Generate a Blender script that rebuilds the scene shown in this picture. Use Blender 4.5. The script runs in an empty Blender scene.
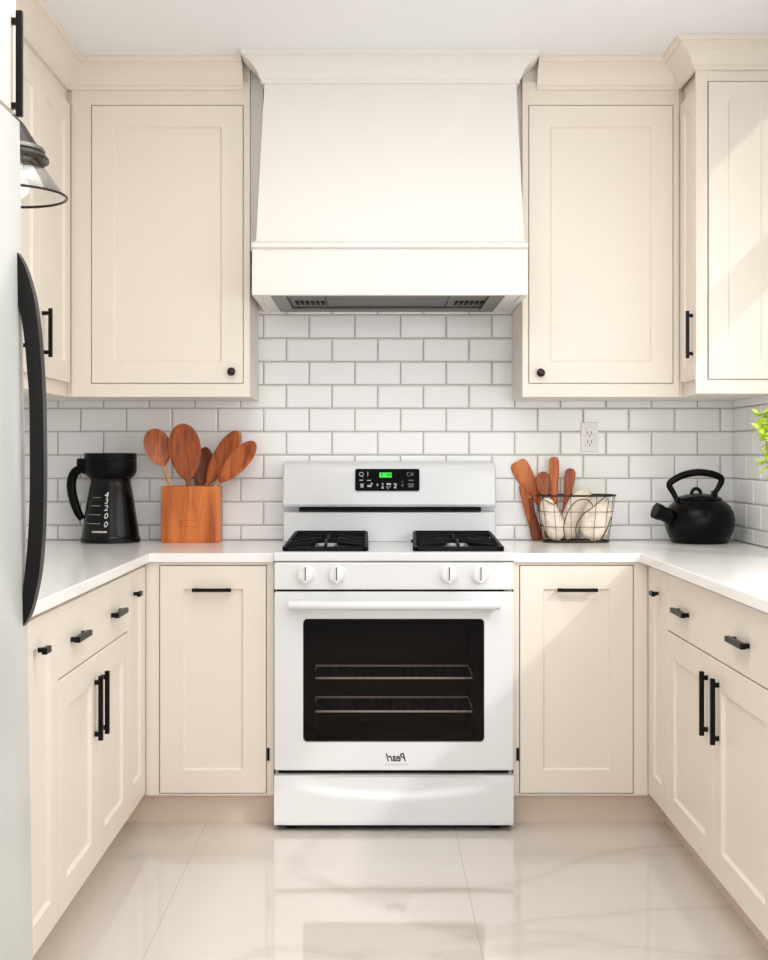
import bpy, bmesh, math, random
from mathutils import Vector, Matrix
R = random.Random(7)
C = bpy.context.scene.collection
PI = math.pi

# ------------------------------------------------------------------ materials
def lin(c):
    c = c / 255.0
    return c / 12.92 if c <= 0.04045 else ((c + 0.055) / 1.055) ** 2.4

def rgb(r, g, b): return (lin(r), lin(g), lin(b), 1.0)

def mat(name, col, rough=0.5, metal=0.0, spec=0.5, noise=0.0, nscale=8.0, bump=0.0, bscale=40.0, coat=0.0):
    m = bpy.data.materials.new(name); m.use_nodes = True
    nt = m.node_tree; p = nt.nodes['Principled BSDF']
    p.inputs['Base Color'].default_value = col
    p.inputs['Roughness'].default_value = rough
    p.inputs['Metallic'].default_value = metal
    p.inputs['Specular IOR Level'].default_value = spec
    p.inputs['Coat Weight'].default_value = coat
    tc = nt.nodes.new('ShaderNodeTexCoord')
    n = nt.nodes.new('ShaderNodeTexNoise'); n.inputs['Scale'].default_value = nscale
    n.inputs['Detail'].default_value = 4
    nt.links.new(tc.outputs['Object'], n.inputs['Vector'])
    mx = nt.nodes.new('ShaderNodeMixRGB'); mx.blend_type = 'MIX'
    mx.inputs[1].default_value = col
    d = 1.0 - noise
    mx.inputs[2].default_value = (col[0] * d, col[1] * d, col[2] * d, 1)
    nt.links.new(n.outputs['Fac'], mx.inputs[0]); nt.links.new(mx.outputs[0], p.inputs['Base Color'])
    if bump > 0:
        n2 = nt.nodes.new('ShaderNodeTexNoise'); n2.inputs['Scale'].default_value = bscale
        nt.links.new(tc.outputs['Object'], n2.inputs['Vector'])
        b = nt.nodes.new('ShaderNodeBump'); b.inputs['Strength'].default_value = bump
        b.inputs['Distance'].default_value = 0.01
        nt.links.new(n2.outputs['Fac'], b.inputs['Height']); nt.links.new(b.outputs['Normal'], p.inputs['Normal'])
    return m

def wood_mat(name, dark, light, scale=(26, 26, 3.0), rough=0.5):
    m = mat(name, light, rough)
    nt = m.node_tree; p = nt.nodes['Principled BSDF']
    tc = nt.nodes.new('ShaderNodeTexCoord'); mp = nt.nodes.new('ShaderNodeMapping')
    mp.inputs['Scale'].default_value = scale
    n = nt.nodes.new('ShaderNodeTexNoise'); n.inputs['Scale'].default_value = 1.0
    n.inputs['Detail'].default_value = 5; n.inputs['Distortion'].default_value = 1.2
    cr = nt.nodes.new('ShaderNodeValToRGB')
    cr.color_ramp.elements[0].position = 0.34; cr.color_ramp.elements[0].color = dark
    cr.color_ramp.elements[1].position = 0.62; cr.color_ramp.elements[1].color = light
    nt.links.new(tc.outputs['Object'], mp.inputs['Vector']); nt.links.new(mp.outputs[0], n.inputs['Vector'])
    nt.links.new(n.outputs['Fac'], cr.inputs[0]); nt.links.new(cr.outputs[0], p.inputs['Base Color'])
    return m

M = {}
M['cream'] = mat('cream cabinet paint', rgb(237, 228, 217), 0.38, spec=0.4, noise=0.02, nscale=3)
M['hood'] = mat('warm white hood paint', rgb(237, 234, 230), 0.45, spec=0.4, noise=0.015, nscale=3)
M['toe'] = mat('toe kick paint', rgb(236, 219, 202), 0.5, noise=0.03)
M['ceiling'] = mat('ceiling paint', rgb(244, 246, 249), 0.8, noise=0.02)
M['wall'] = mat('wall paint', rgb(235, 228, 220), 0.8, noise=0.02)
M['counter'] = mat('white quartz', rgb(250, 249, 247), 0.12, spec=0.07, noise=0.03, nscale=5)
M['tile'] = mat('white glazed tile', rgb(251, 252, 253), 0.13, spec=0.45, noise=0.03, nscale=2.5, bump=0.02, bscale=9)
M['grout'] = mat('grey grout', rgb(206, 200, 192), 0.9, noise=0.1)
M['black'] = mat('black handle metal', rgb(12, 10, 9), 0.36, 0.0, 0.18)
M['bronze'] = mat('dark bronze knob', rgb(62, 54, 48), 0.22, 0.9)
M['enamel'] = mat('white enamel', rgb(230, 232, 235), 0.22, spec=0.5, noise=0.01)
M['knob'] = mat('white plastic knob', rgb(240, 240, 240), 0.3, spec=0.5)
M['gap'] = mat('black gap', rgb(14, 13, 13), 0.7, spec=0.2)
M['iron'] = mat('cast iron', rgb(11, 11, 12), 0.5, spec=0.2, bump=0.1, bscale=120)
M['alu'] = mat('burner aluminium', rgb(205, 205, 205), 0.3, 0.85)
M['steel'] = mat('brushed steel insert', rgb(132, 128, 124), 0.38, 0.85, noise=0.1, nscale=20)
M['steel_dark'] = mat('grey filter mesh', rgb(112, 108, 104), 0.5, 0.6)
M['panel'] = mat('black glass panel', rgb(7, 7, 8), 0.2, spec=0.04)
M['print'] = mat('grey print', rgb(190, 190, 190), 0.6)
M['whiteprint'] = mat('white print', rgb(235, 235, 235), 0.6)
M['logo'] = mat('dark logo', rgb(40, 36, 36), 0.5)
M['ovenin'] = mat('oven enamel', rgb(24, 17, 14), 0.5, spec=0.2, noise=0.3, nscale=30)
M['rack'] = mat('chrome rack', rgb(245, 242, 238), 0.5, 0.0)
M['fridge'] = mat('white appliance metal', rgb(206, 210, 208), 0.24, spec=0.6, noise=0.02)
M['fridgeh'] = mat('fridge black handle', rgb(14, 11, 11), 0.3, spec=0.25)
M['carafe'] = mat('black plastic', rgb(6, 6, 7), 0.2, spec=0.28)
M['carafelid'] = mat('matte black plastic', rgb(5, 5, 6), 0.36, spec=0.14)
M['kettle'] = mat('matte black enamel', rgb(5, 4, 4), 0.26, spec=0.16, bump=0.015, bscale=200)
M['woodblock'] = wood_mat('oiled wood block', rgb(166, 78, 28), rgb(222, 128, 60), (16, 16, 2.2), 0.4)
M['spoon_a'] = wood_mat('dark cherry spoon', rgb(122, 52, 18), rgb(172, 84, 34), (40, 40, 6), 0.4)
M['spoon_b'] = wood_mat('cherry spoon', rgb(140, 62, 20), rgb(196, 104, 46), (40, 40, 6), 0.4)
M['spoon_c'] = wood_mat('dark brown spoon', rgb(96, 42, 18), rgb(132, 62, 28), (40, 40, 6), 0.45)  # wood in a darker brown than the other spoons
M['spat'] = wood_mat('orange wood', rgb(176, 82, 32), rgb(214, 124, 60), (40, 40, 6), 0.4)
M['palewood'] = wood_mat('pale wood handle', rgb(196, 130, 86), rgb(224, 168, 124), (50, 50, 6), 0.4)
M['wire'] = mat('dark wire', rgb(58, 50, 44), 0.4, 0.7)
M['bread'] = mat('floury bread crust', rgb(251, 238, 220), 0.75, noise=0.22, nscale=40, bump=0.6, bscale=70)
M['bread2'] = mat('browner bread crust', rgb(206, 140, 96), 0.75, noise=0.2, nscale=22, bump=0.35, bscale=45)
M['plate'] = mat('white outlet plate', rgb(244, 242, 240), 0.35)
M['slot'] = mat('outlet slot', rgb(70, 64, 60), 0.6)
M['pot'] = mat('white ceramic pot', rgb(232, 230, 226), 0.3)
M['soil'] = mat('potting soil', rgb(52, 38, 28), 0.9, bump=0.5)
M['leaf'] = mat('lime green leaf', rgb(202, 228, 66), 0.5, noise=0.35, nscale=30)
M['stem'] = mat('green stem', rgb(110, 150, 50), 0.5)
M['sink'] = mat('white sink', rgb(228, 226, 222), 0.25)
M['cord'] = mat('black cord', rgb(25, 24, 24), 0.5)
M['cap'] = mat('dark brown lamp cap', rgb(52, 42, 40), 0.32, 0.5)

# glass materials
def glass_mat(name, tint, gloss, rough=0.02):
    m = bpy.data.materials.new(name); m.use_nodes = True
    nt = m.node_tree; nt.nodes.clear()
    out = nt.nodes.new('ShaderNodeOutputMaterial')
    tr = nt.nodes.new('ShaderNodeBsdfTransparent'); tr.inputs[0].default_value = tint
    gl = nt.nodes.new('ShaderNodeBsdfGlossy'); gl.inputs['Roughness'].default_value = rough
    fr = nt.nodes.new('ShaderNodeLayerWeight'); fr.inputs['Blend'].default_value = 0.5
    pw = nt.nodes.new('ShaderNodeMath'); pw.operation = 'POWER'; pw.inputs[1].default_value = 3.5
    nt.links.new(fr.outputs['Facing'], pw.inputs[0])
    ma = nt.nodes.new('ShaderNodeMath'); ma.operation = 'MULTIPLY_ADD'; ma.inputs[1].default_value = gloss * 4; ma.inputs[2].default_value = gloss * .35
    nt.links.new(pw.outputs[0], ma.inputs[0])
    mx = nt.nodes.new('ShaderNodeMixShader')
    nt.links.new(ma.outputs[0], mx.inputs[0])
    nt.links.new(tr.outputs[0], mx.inputs[1]); nt.links.new(gl.outputs[0], mx.inputs[2])
    nt.links.new(mx.outputs[0], out.inputs[0])
    return m
M['ovenglass'] = glass_mat('dark oven glass', (0.78, 0.72, 0.70, 1), 0.03, 0.04)
M['lampglass'] = glass_mat('clear lamp glass', (0.96, 0.96, 0.95, 1), 0.30, 0.05)

def emis(name, col, s):
    m = mat(name, col, 0.5); p = m.node_tree.nodes['Principled BSDF']
    p.inputs['Emission Color'].default_value = col; p.inputs['Emission Strength'].default_value = s
    return m
M['led'] = emis('green display', rgb(50, 200, 60), 0.55)
M['bulb'] = emis('frosted bulb', rgb(255, 250, 240), 0.35)

# marble floor
def marble():
    m = mat('polished marble tile', rgb(230, 222, 213), 0.05, spec=0.9)
    nt = m.node_tree; p = nt.nodes['Principled BSDF']; L = nt.links.new
    tc = nt.nodes.new('ShaderNodeTexCoord')
    mp = nt.nodes.new('ShaderNodeMapping'); mp.inputs['Rotation'].default_value = (0, 0, 0.35)
    mp.inputs['Scale'].default_value = (1.3, 1.9, 1.0)
    L(tc.outputs['Object'], mp.inputs['Vector'])
    n = nt.nodes.new('ShaderNodeTexNoise'); n.inputs['Scale'].default_value = 0.6
    n.inputs['Detail'].default_value = 7; n.inputs['Distortion'].default_value = 0.6
    L(mp.outputs[0], n.inputs['Vector'])
    ab = nt.nodes.new('ShaderNodeMath'); ab.operation = 'SUBTRACT'; ab.inputs[1].default_value = 0.5
    L(n.outputs['Fac'], ab.inputs[0])
    a2 = nt.nodes.new('ShaderNodeMath'); a2.operation = 'ABSOLUTE'; L(ab.outputs[0], a2.inputs[0])
    cr = nt.nodes.new('ShaderNodeValToRGB')
    cr.color_ramp.elements[0].position = 0.0; cr.color_ramp.elements[0].color = rgb(210, 202, 193)
    cr.color_ramp.elements[1].position = 0.03; cr.color_ramp.elements[1].color = rgb(219, 212, 204)
    e = cr.color_ramp.elements.new(0.2); e.color = rgb(222, 215, 207)
    L(a2.outputs[0], cr.inputs[0])
    br = nt.nodes.new('ShaderNodeTexBrick'); br.offset = 0.0
    br.inputs['Scale'].default_value = 1.0; br.inputs['Brick Width'].default_value = 0.80
    br.inputs['Row Height'].default_value = 0.80; br.inputs['Mortar Size'].default_value = 0.0012
    br.inputs['Mortar Smooth'].default_value = 0.3
    mp2 = nt.nodes.new('ShaderNodeMapping'); mp2.inputs['Location'].default_value = (0.548, 0.25, 0)
    L(tc.outputs['Object'], mp2.inputs['Vector']); L(mp2.outputs[0], br.inputs['Vector'])
    mx = nt.nodes.new('ShaderNodeMixRGB'); mx.inputs[2].default_value = rgb(190, 180, 170)
    L(br.outputs['Fac'], mx.inputs[0]); L(cr.outputs[0], mx.inputs[1]); L(mx.outputs[0], p.inputs['Base Color'])
    return m
M['floor'] = marble()

# ------------------------------------------------------------------ helpers
def root_offset(o):
    while o.parent: o = o.parent
    return Vector(o.location)

def obj(name, bm, m, parent=None, smooth=None, recalc=True):
    if recalc: bmesh.ops.recalc_face_normals(bm, faces=bm.faces)
    me = bpy.data.meshes.new(name)
    off = Vector((0, 0, 0))
    if parent is not None: off = root_offset(parent)
    if off.length > 0: bmesh.ops.translate(bm, verts=bm.verts, vec=-off)
    bm.to_mesh(me); bm.free()
    ms = m if isinstance(m, list) else [m]
    for x in ms: me.materials.append(x)
    if smooth is not None:
        for p in me.polygons: p.use_smooth = True
        me.set_sharp_from_angle(angle=math.radians(smooth))
    o = bpy.data.objects.new(name, me); C.objects.link(o)
    if parent is not None: o.parent = parent
    return o

def thing(name, label, cat, loc, group=None):
    o = bpy.data.objects.new(name, None); C.objects.link(o)
    o.empty_display_size = 0.05
    o.location = loc; o['label'] = label; o['category'] = cat
    if group: o['group'] = group
    return o

def tag(o, label, cat, group=None):
    o['label'] = label; o['category'] = cat
    if group: o['group'] = group
    return o

def struct(name, bm, m, parent=None, **k):
    o = obj(name, bm, m, parent, **k)
    o['kind'] = 'structure'
    return o

def merge(dst, src):
    me = bpy.data.meshes.new('tmp'); src.to_mesh(me); src.free()
    dst.from_mesh(me); bpy.data.meshes.remove(me)

def box(bm, x0, x1, y0, y1, z0, z1, bev=0.0, seg=2, mi=0, M4=None):
    b = bmesh.new(); bmesh.ops.create_cube(b, size=1)
    for v in b.verts:
        v.co = Vector(((x0 + x1) / 2 + v.co.x * (x1 - x0), (y0 + y1) / 2 + v.co.y * (y1 - y0), (z0 + z1) / 2 + v.co.z * (z1 - z0)))
    if bev > 0: bmesh.ops.bevel(b, geom=list(b.edges), offset=bev, segments=seg, profile=0.5, affect='EDGES')
    if M4 is not None: bmesh.ops.transform(b, matrix=M4, verts=b.verts)
    for f in b.faces: f.material_index = mi
    merge(bm, b)

def B(*a, **k):
    bm = bmesh.new(); box(bm, *a, **k); return bm

def lathe(bm, prof, cx, cy, cz, n=40, axis='z', squash=1.0):
    rings = []
    for r, h in prof:
        ring = []
        for i in range(n):
            t = 2 * PI * i / n
            a, b_ = r * math.cos(t), r * math.sin(t) * squash
            if axis == 'z': co = (cx + a, cy + b_, cz + h)
            elif axis == 'y': co = (cx + a, cy + h, cz + b_)
            else: co = (cx + h, cy + a, cz + b_)
            ring.append(bm.verts.new(co))
        rings.append(ring)
    for p, q in zip(rings[:-1], rings[1:]):
        for i in range(n):
            bm.faces.new((p[i], p[(i + 1) % n], q[(i + 1) % n], q[i]))
    if prof[0][0] > 1e-6: bm.faces.new(rings[0][::-1])
    if prof[-1][0] > 1e-6: bm.faces.new(rings[-1])
    bmesh.ops.remove_doubles(bm, verts=bm.verts, dist=1e-6)

def tube(bm, pts, r, n=8, closed=False, radii=None, flat=1.0):
    pts = [Vector(p) for p in pts]; N = len(pts)
    rings = []; up = None
    for i, p in enumerate(pts):
        if closed: t = (pts[(i + 1) % N] - pts[i - 1])
        else: t = pts[min(i + 1, N - 1)] - pts[max(i - 1, 0)]
        t.normalize()
        if up is None:
            up = Vector((0, 0, 1)) if abs(t.z) < 0.9 else Vector((0, 1, 0))
        a = t.cross(up)
        if a.length < 1e-6: a = t.orthogonal()
        a.normalize(); b_ = a.cross(t).normalized(); up = b_
        rr = radii[i] if radii else r
        rings.append([bm.verts.new(p + (a * math.cos(2 * PI * k / n) + b_ * math.sin(2 * PI * k / n) * flat) * rr) for k in range(n)])
    rng = range(N) if closed else range(N - 1)
    for i in rng:
        p, q = rings[i], rings[(i + 1) % N]
        for k in range(n): bm.faces.new((p[k], p[(k + 1) % n], q[(k + 1) % n], q[k]))
    if not closed:
        bm.faces.new(rings[0][::-1]); bm.faces.new(rings[-1])

def catmull(pts, k=8):
    P = [Vector(p) for p in pts]; P = [P[0] * 2 - P[1]] + P + [P[-1] * 2 - P[-2]]
    out = []
    for i in range(1, len(P) - 2):
        for j in range(k):
            t = j / k
            out.append(0.5 * ((2 * P[i]) + (P[i + 1] - P[i - 1]) * t + (2 * P[i - 1] - 5 * P[i] + 4 * P[i + 1] - P[i + 2]) * t * t
                              + (3 * P[i] - P[i - 1] - 3 * P[i + 1] + P[i + 2]) * t ** 3))
    out.append(P[-2]); return out

def sweep(bm, path, prof):
    """profile (outward offset, z) swept along a 2D path, mitred; outward = right of travel"""
    P = [Vector(p) for p in path]; rows = []
    for i, p in enumerate(P):
        def nrm(a, b_):
            d = (b_ - a).normalized(); return Vector((d.y, -d.x))
        if i == 0: m = nrm(P[0], P[1])
        elif i == len(P) - 1: m = nrm(P[-2], P[-1])
        else:
            n1, n2 = nrm(P[i - 1], p), nrm(p, P[i + 1]); m = (n1 + n2); m = m / (1 + n1.dot(n2))
        rows.append([bm.verts.new((p.x + m.x * o, p.y + m.y * o, z)) for o, z in prof])
    n = len(prof)
    for a, b_ in zip(rows[:-1], rows[1:]):
        for k in range(n): bm.faces.new((a[k], a[(k + 1) % n], b_[(k + 1) % n], b_[k]))
    bm.faces.new(rows[0]); bm.faces.new(rows[-1][::-1])

def plate(bm, pts, y0, y1):
    """prism from an XZ outline between y0 and y1"""
    a = [bm.verts.new((x, y0, z)) for x, z in pts]; b_ = [bm.verts.new((x, y1, z)) for x, z in pts]
    n = len(pts)
    bm.faces.new(a); bm.faces.new(b_[::-1])
    for i in range(n): bm.faces.new((a[i], b_[i], b_[(i + 1) % n], a[(i + 1) % n]))

def rrect(x0, x1, z0, z1, r, n=6):
    out = []
    for cx, cz, a0 in ((x1 - r, z1 - r, 0), (x0 + r, z1 - r, PI / 2), (x0 + r, z0 + r, PI), (x1 - r, z0 + r, 1.5 * PI)):
        for k in range(n + 1):
            a = a0 + PI / 2 * k / n
            out.append((cx + r * math.cos(a), cz + r * math.sin(a)))
    return out

def text_mesh(txt, size, font_shear=0.0, extrude=0.0004, bold=0.0):
    cu = bpy.data.curves.new('t', 'FONT'); cu.body = txt; cu.size = size; cu.extrude = extrude
    cu.align_x = 'CENTER'; cu.align_y = 'CENTER'; cu.shear = font_shear; cu.resolution_u = 3; cu.offset = bold
    o = bpy.data.objects.new('t', cu); C.objects.link(o)
    dg = bpy.context.evaluated_depsgraph_get()
    me = bpy.data.meshes.new_from_object(o.evaluated_get(dg))
    bpy.data.objects.remove(o); bpy.data.curves.remove(cu)
    bm = bmesh.new(); bm.from_mesh(me); bpy.data.meshes.remove(me)
    return bm                                         # in XY plane

# face frames: (u, v, n) -> world. u along the run, v up, n out of the face
def back_f(y): return lambda u, v, n: Vector((u, y - n, v))
def left_f(x): return lambda u, v, n: Vector((x + n, u, v))
def right_f(x): return lambda u, v, n: Vector((x - n, u, v))

def fbox(bm, F, u0, u1, v0, v1, n0, n1, bev=0.0, seg=2):
    a, b_ = F(u0, v0, n0), F(u1, v1, n1)
    box(bm, min(a.x, b_.x), max(a.x, b_.x), min(a.y, b_.y), max(a.y, b_.y), min(a.z, b_.z), max(a.z, b_.z), bev, seg)

def shaker(F, u0, u1, v0, v1, stile=0.070, t=0.020, rec=0.009, top=None, bot=None):
    """front face at n=0, back at -t; recessed centre panel"""
    bm = bmesh.new(); top = top or stile; bot = bot or stile
    def ring(iu, it, ib, n):
        return [bm.verts.new(F(*p, n)) for p in ((u0 + iu, v0 + ib), (u1 - iu, v0 + ib), (u1 - iu, v1 - it), (u0 + iu, v1 - it))]
    b_ = 0.002
    rs = [ring(0, 0, 0, -t), ring(0, 0, 0, -b_), ring(b_ * .3, b_ * .3, b_ * .3, -b_ * .3), ring(b_, b_, b_, 0),
          ring(stile, top, bot, 0), ring(stile + .004, top + .004, bot + .004, -rec * .8), ring(stile + .006, top + .006, bot + .006, -rec)]
    bm.faces.new(rs[0][::-1])
    for p, q in zip(rs[:-1], rs[1:]):
        for i in range(4): bm.faces.new((p[i], p[(i + 1) % 4], q[(i + 1) % 4], q[i]))
    bm.faces.new(rs[-1])
    return bm

def slab(F, u0, u1, v0, v1, t=0.020):
    bm = bmesh.new(); fbox(bm, F, u0, u1, v0, v1, -t, 0, 0.002); return bm

def bar_handle(F, u, v, ln, vert, proj=0.022, th=0.011, n0=0.0, inset=0.18):
    bm = bmesh.new(); h = th / 2
    if vert:
        fbox(bm, F, u - h, u + h, v - ln / 2, v + ln / 2, n0 + proj - th, n0 + proj, 0.0015)
        for s in (-1, 1):
            c = v + s * (ln / 2 - ln * inset * .55); fbox(bm, F, u - h * .8, u + h * .8, c - h, c + h, n0, n0 + proj - th * .5)
    else:
        fbox(bm, F, u - ln / 2, u + ln / 2, v - h, v + h, n0 + proj - th, n0 + proj, 0.0015)
        for s in (-1, 1):
            c = u + s * (ln / 2 - ln * inset * .55); fbox(bm, F, c - h, c + h, v - h * .8, v + h * .8, n0, n0 + proj - th * .5)
    return bm

# ------------------------------------------------------------------ key planes (metres; camera at the origin looking +Y)
YW = 4.64; XL = -1.36; XR = 1.322; H = 2.528
CT = 0.876; CB = 0.847                  # counter top / underside
YB = 4.03; YD = 4.010                   # back-run face frame / door fronts
XLF = -0.753; XLD = -0.733              # left run
XRF = 0.886; XRD = 0.866                # right run
DZ0, DZ1 = 0.112, 0.835                 # base doors
DRZ = 0.667
UZ0, UZ1 = 1.387, 2.435                 # uppers
UD0, UD1 = 1.434, 2.380
YU = 4.31; YUD = 4.295; CRZ = 2.432
XUL = -1.055; XULD = -1.040
XUR = 1.050; XURD = 1.035
YEND = 4.075

# ------------------------------------------------------------------ room
Y0 = -0.6
struct('floor', B(XL - .1, XR + .1, Y0, YW + .1, -0.08, 0), M['floor'])
struct('ceiling', B(XL - .1, XR + .1, Y0, YW + .1, H, H + .1), M['ceiling'])
wb = struct('wall_back', B(XL - .1, XR + .1, YW, YW + .1, 0, H), M['wall'])
wl = struct('wall_left', B(XL - .1, XL, Y0, YW, 0, H), M['wall'])
# right wall with window opening above the sink
WY0, WY1, WZ0, WZ1 = 0.95, 4.05, 1.02, 1.88
bm = bmesh.new()
box(bm, XR, XR + .1, Y0, WY0, 0, H); box(bm, XR, XR + .1, WY1, YW, 0, H)
box(bm, XR, XR + .1, WY0, WY1, 0, WZ0)
TY0, TZ0, TZ1 = 3.70, 1.96, 2.44                # added transom, unseen, shaped to put sun on the end panel
box(bm, XR, XR + .1, WY0, TY0, WZ1, H); box(bm, XR, XR + .1, TY0, WY1, WZ1, TZ0); box(bm, XR, XR + .1, TY0, WY1, TZ1, H)
wr = struct('wall_right', bm, M['wall'])
w = 0.03
def window(n, y0, y1, z0, z1):
    bm = bmesh.new()
    box(bm, XR + .03, XR + .07, y0, y0 + w, z0, z1, .003); box(bm, XR + .03, XR + .07, y1 - .008, y1, z0, z1, .003)
    box(bm, XR + .03, XR + .07, y0 + w, y1 - .008, z0, z0 + w, .003); box(bm, XR + .03, XR + .07, y0 + w, y1 - .008, z1 - w, z1, .003)
    win = struct('window_%d' % n, bm, M['enamel'])
    obj('window_pane', B(XR + .048, XR + .052, y0 + w, y1 - .008, z0 + w, z1 - w), M['lampglass'], win)
window(1, WY0, WY1, WZ0, WZ1); window(2, TY0, WY1, TZ0, TZ1)  # second one is the added sun opening, out of view

# tiles ---------------------------------------------------------------
TW, TH, G = 0.168, 0.0861, 0.0042
def tiles(name, F, ustart, u0, u1, v0, v1, parent, seed):
    rr = random.Random(seed); bm = bmesh.new()
    zref = 1.6190
    k0 = int(math.floor((v0 - zref) / TH)) ; k1 = int(math.ceil((v1 - zref) / TH))
    for k in range(k0, k1 + 1):
        a, b_ = zref + k * TH + G / 2, zref + (k + 1) * TH - G / 2
        a, b_ = max(a, v0), min(b_, v1)
        if b_ - a < 0.012: continue
        sh = ustart + (0 if k % 2 else 0.5 * TW)
        j0 = int(math.floor((u0 - sh) / TW)) - 1
        u = sh + j0 * TW
        while u < u1:
            c, d = max(u + G / 2, u0), min(u + TW - G / 2, u1)
            u += TW
            if d - c < 0.012: continue
            tu, tv = rr.uniform(-.0007, .0007), rr.uniform(-.0005, .0005)
            bv = 0.0055
            def q(i, n, z):
                return [bm.verts.new(F(x, y, n + (0 if z else 0) + ((tu * (1 if x > (c + d) / 2 else -1) + tv * (1 if y > (a + b_) / 2 else -1)) if z else 0)))
                        for x, y in ((c + i, a + i), (d - i, a + i), (d - i, b_ - i), (c + i, b_ - i))]
            rs = [q(0, 0.0005, False), q(0, 0.0045, False), q(0.0015, 0.0062, True), q(bv, 0.0078, True)]
            for p, r_ in zip(rs[:-1], rs[1:]):
                for i in range(4): bm.faces.new((p[i], p[(i + 1) % 4], r_[(i + 1) % 4], r_[i]))
            bm.faces.new(rs[-1])
    o = obj(name, bm, M['tile'], parent); o['label'] = 'glossy white subway tiles in running bond'
    return o
TB = YW - 0.002
tiles('subway_tiles', back_f(TB), -0.162, XL + .002, XR - .002, CT + .001, 1.79, wb, 3)
obj('grout', B(XL, XR, YW - 0.003, YW - 0.0005, CT, 1.79), M['grout'], wb)
tiles('subway_tiles', right_f(XR - .002), YW - 0.09, 4.056, YW - 0.011, CT + .001, UZ0 + .03, wr, 5)
tiles('subway_tiles', right_f(XR - .002), YW - 0.09, 2.45, 4.054, CT + .001, 1.016, wr, 6)
obj('grout', B(XR - 0.003, XR - .0005, 4.055, YW - .004, CT, UZ0 + .03), M['grout'], wr)
obj('grout', B(XR - 0.003, XR - .0005, 2.45, 4.055, CT, 1.018), M['grout'], wr)
tiles('subway_tiles', left_f(XL + .002), YW - 0.12, 2.7, YW - 0.011, CT + .001, UZ0 + .03, wl, 9)
obj('grout', B(XL + .0005, XL + .003, 2.7, YW - .004, CT, UZ0 + .03), M['grout'], wl)

# ------------------------------------------------------------------ base cabinets
def carcass_back(root, x0, x1, tx0, tx1):
    bm = bmesh.new(); box(bm, x0, x1, YB, YW - .012, 0.104, CB - .001, .0015)
    obj('cabinet_box', bm, M['cream'], root)
    obj('toe_kick', B(tx0, tx1, 4.08, 4.10, 0.0, 0.104), M['toe'], root)

def face_frame(root, x0, x1, z0, z1, door_r, ya, yb_):
    a = 0.0028
    bm = bmesh.new(); dx0, dx1, dz0, dz1 = door_r[0] - a, door_r[1] + a, door_r[2] - a, door_r[3] + a
    def rg(r, y): return [bm.verts.new((x, y, z)) for x, z in ((r[0], r[2]), (r[1], r[2]), (r[1], r[3]), (r[0], r[3]))]
    O0, O1, I0, I1 = rg((x0, x1, z0, z1), ya), rg((x0, x1, z0, z1), yb_), rg((dx0, dx1, dz0, dz1), ya), rg((dx0, dx1, dz0, dz1), yb_)
    for i in range(4):
        j = (i + 1) % 4
        bm.faces.new((O0[i], O0[j], I0[j], I0[i])); bm.faces.new((O1[i], O1[j], I1[j], I1[i]))
        bm.faces.new((O0[i], O0[j], O1[j], O1[i])); bm.faces.new((I0[i], I0[j], I1[j], I1[i]))
    return obj('face_frame', bm, M['cream'], root)

def pull_knob(root, F, u, v, parent):
    bm = bmesh.new()
    fbox(bm, F, u - .021, u + .021, v - .0075, v + .0075, .012, .024, .002)
    fbox(bm, F, u - .006, u + .006, v - .005, v + .005, 0, .013)
    return obj('pull', bm, M['black'], parent)

g = 'base cabinets'
# back left
t = thing('base_cabinet', 'cream base cabinet with one tall panel door, left of the oven', 'cabinet', (-.54, YB, 0), g)
carcass_back(t, -.7525, -.326, -.83, -.326)
F = back_f(YD)
face_frame(t, -.7325, -.326, .104, CB - .001, (-.688, -.350, DZ0, DZ1), 4.0145, YB)
d = obj('door', shaker(F, -.688, -.350, DZ0, DZ1, .073), M['cream'], t)
obj('handle', bar_handle(F, -.521, .760, .124, False, .026), M['black'], d)
obj('hinge', B(-.347, -.339, YD + .001, YD + .0045, .215, .255), M['black'], t)
# back right
t = thing('base_cabinet', 'cream base cabinet with one tall panel door, right of the oven', 'cabinet', (.65, YB, 0), g)
carcass_back(t, .438, .8855, .438, .955)
face_frame(t, .438, .8655, .104, CB - .001, (.4586, .818, DZ0, DZ1), 4.0145, YB)
d = obj('door', shaker(F, .4586, .818, DZ0, DZ1, .073), M['cream'], t)
obj('handle', bar_handle(F, .6385, .760, .128, False, .026), M['black'], d)
obj('hinge', B(.447, .4555, YD + .001, YD + .0045, .215, .255), M['black'], t)

def side_box(root, F, xa, xb, xt, y0, y1, ty1=None):
    obj('cabinet_box', B(min(xa, xb), max(xa, xb), y0, y1, .104, CB - .001, .0015), M['cream'], root)
    s = .02 if xt < 0 else -.02
    obj('toe_kick', B(min(xt, xt - s), max(xt, xt - s), y0, ty1 or y1, 0, .104), M['toe'], root)

FL = left_f(XLD)
# left narrow (corner)
t = thing('base_cabinet', 'narrow cream pull-out cabinet in the left corner beside the double-door cabinet', 'cabinet', (XLF, 3.87, 0), g)
side_box(t, FL, XL + .012, XLF, -.811, 3.726, 4.0285, 4.0795)
d = obj('door', shaker(FL, 3.728, 4.0085, DZ0, DZ1, .078), M['cream'], t)
pull_knob(t, FL, 3.815, .768, d)
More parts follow.
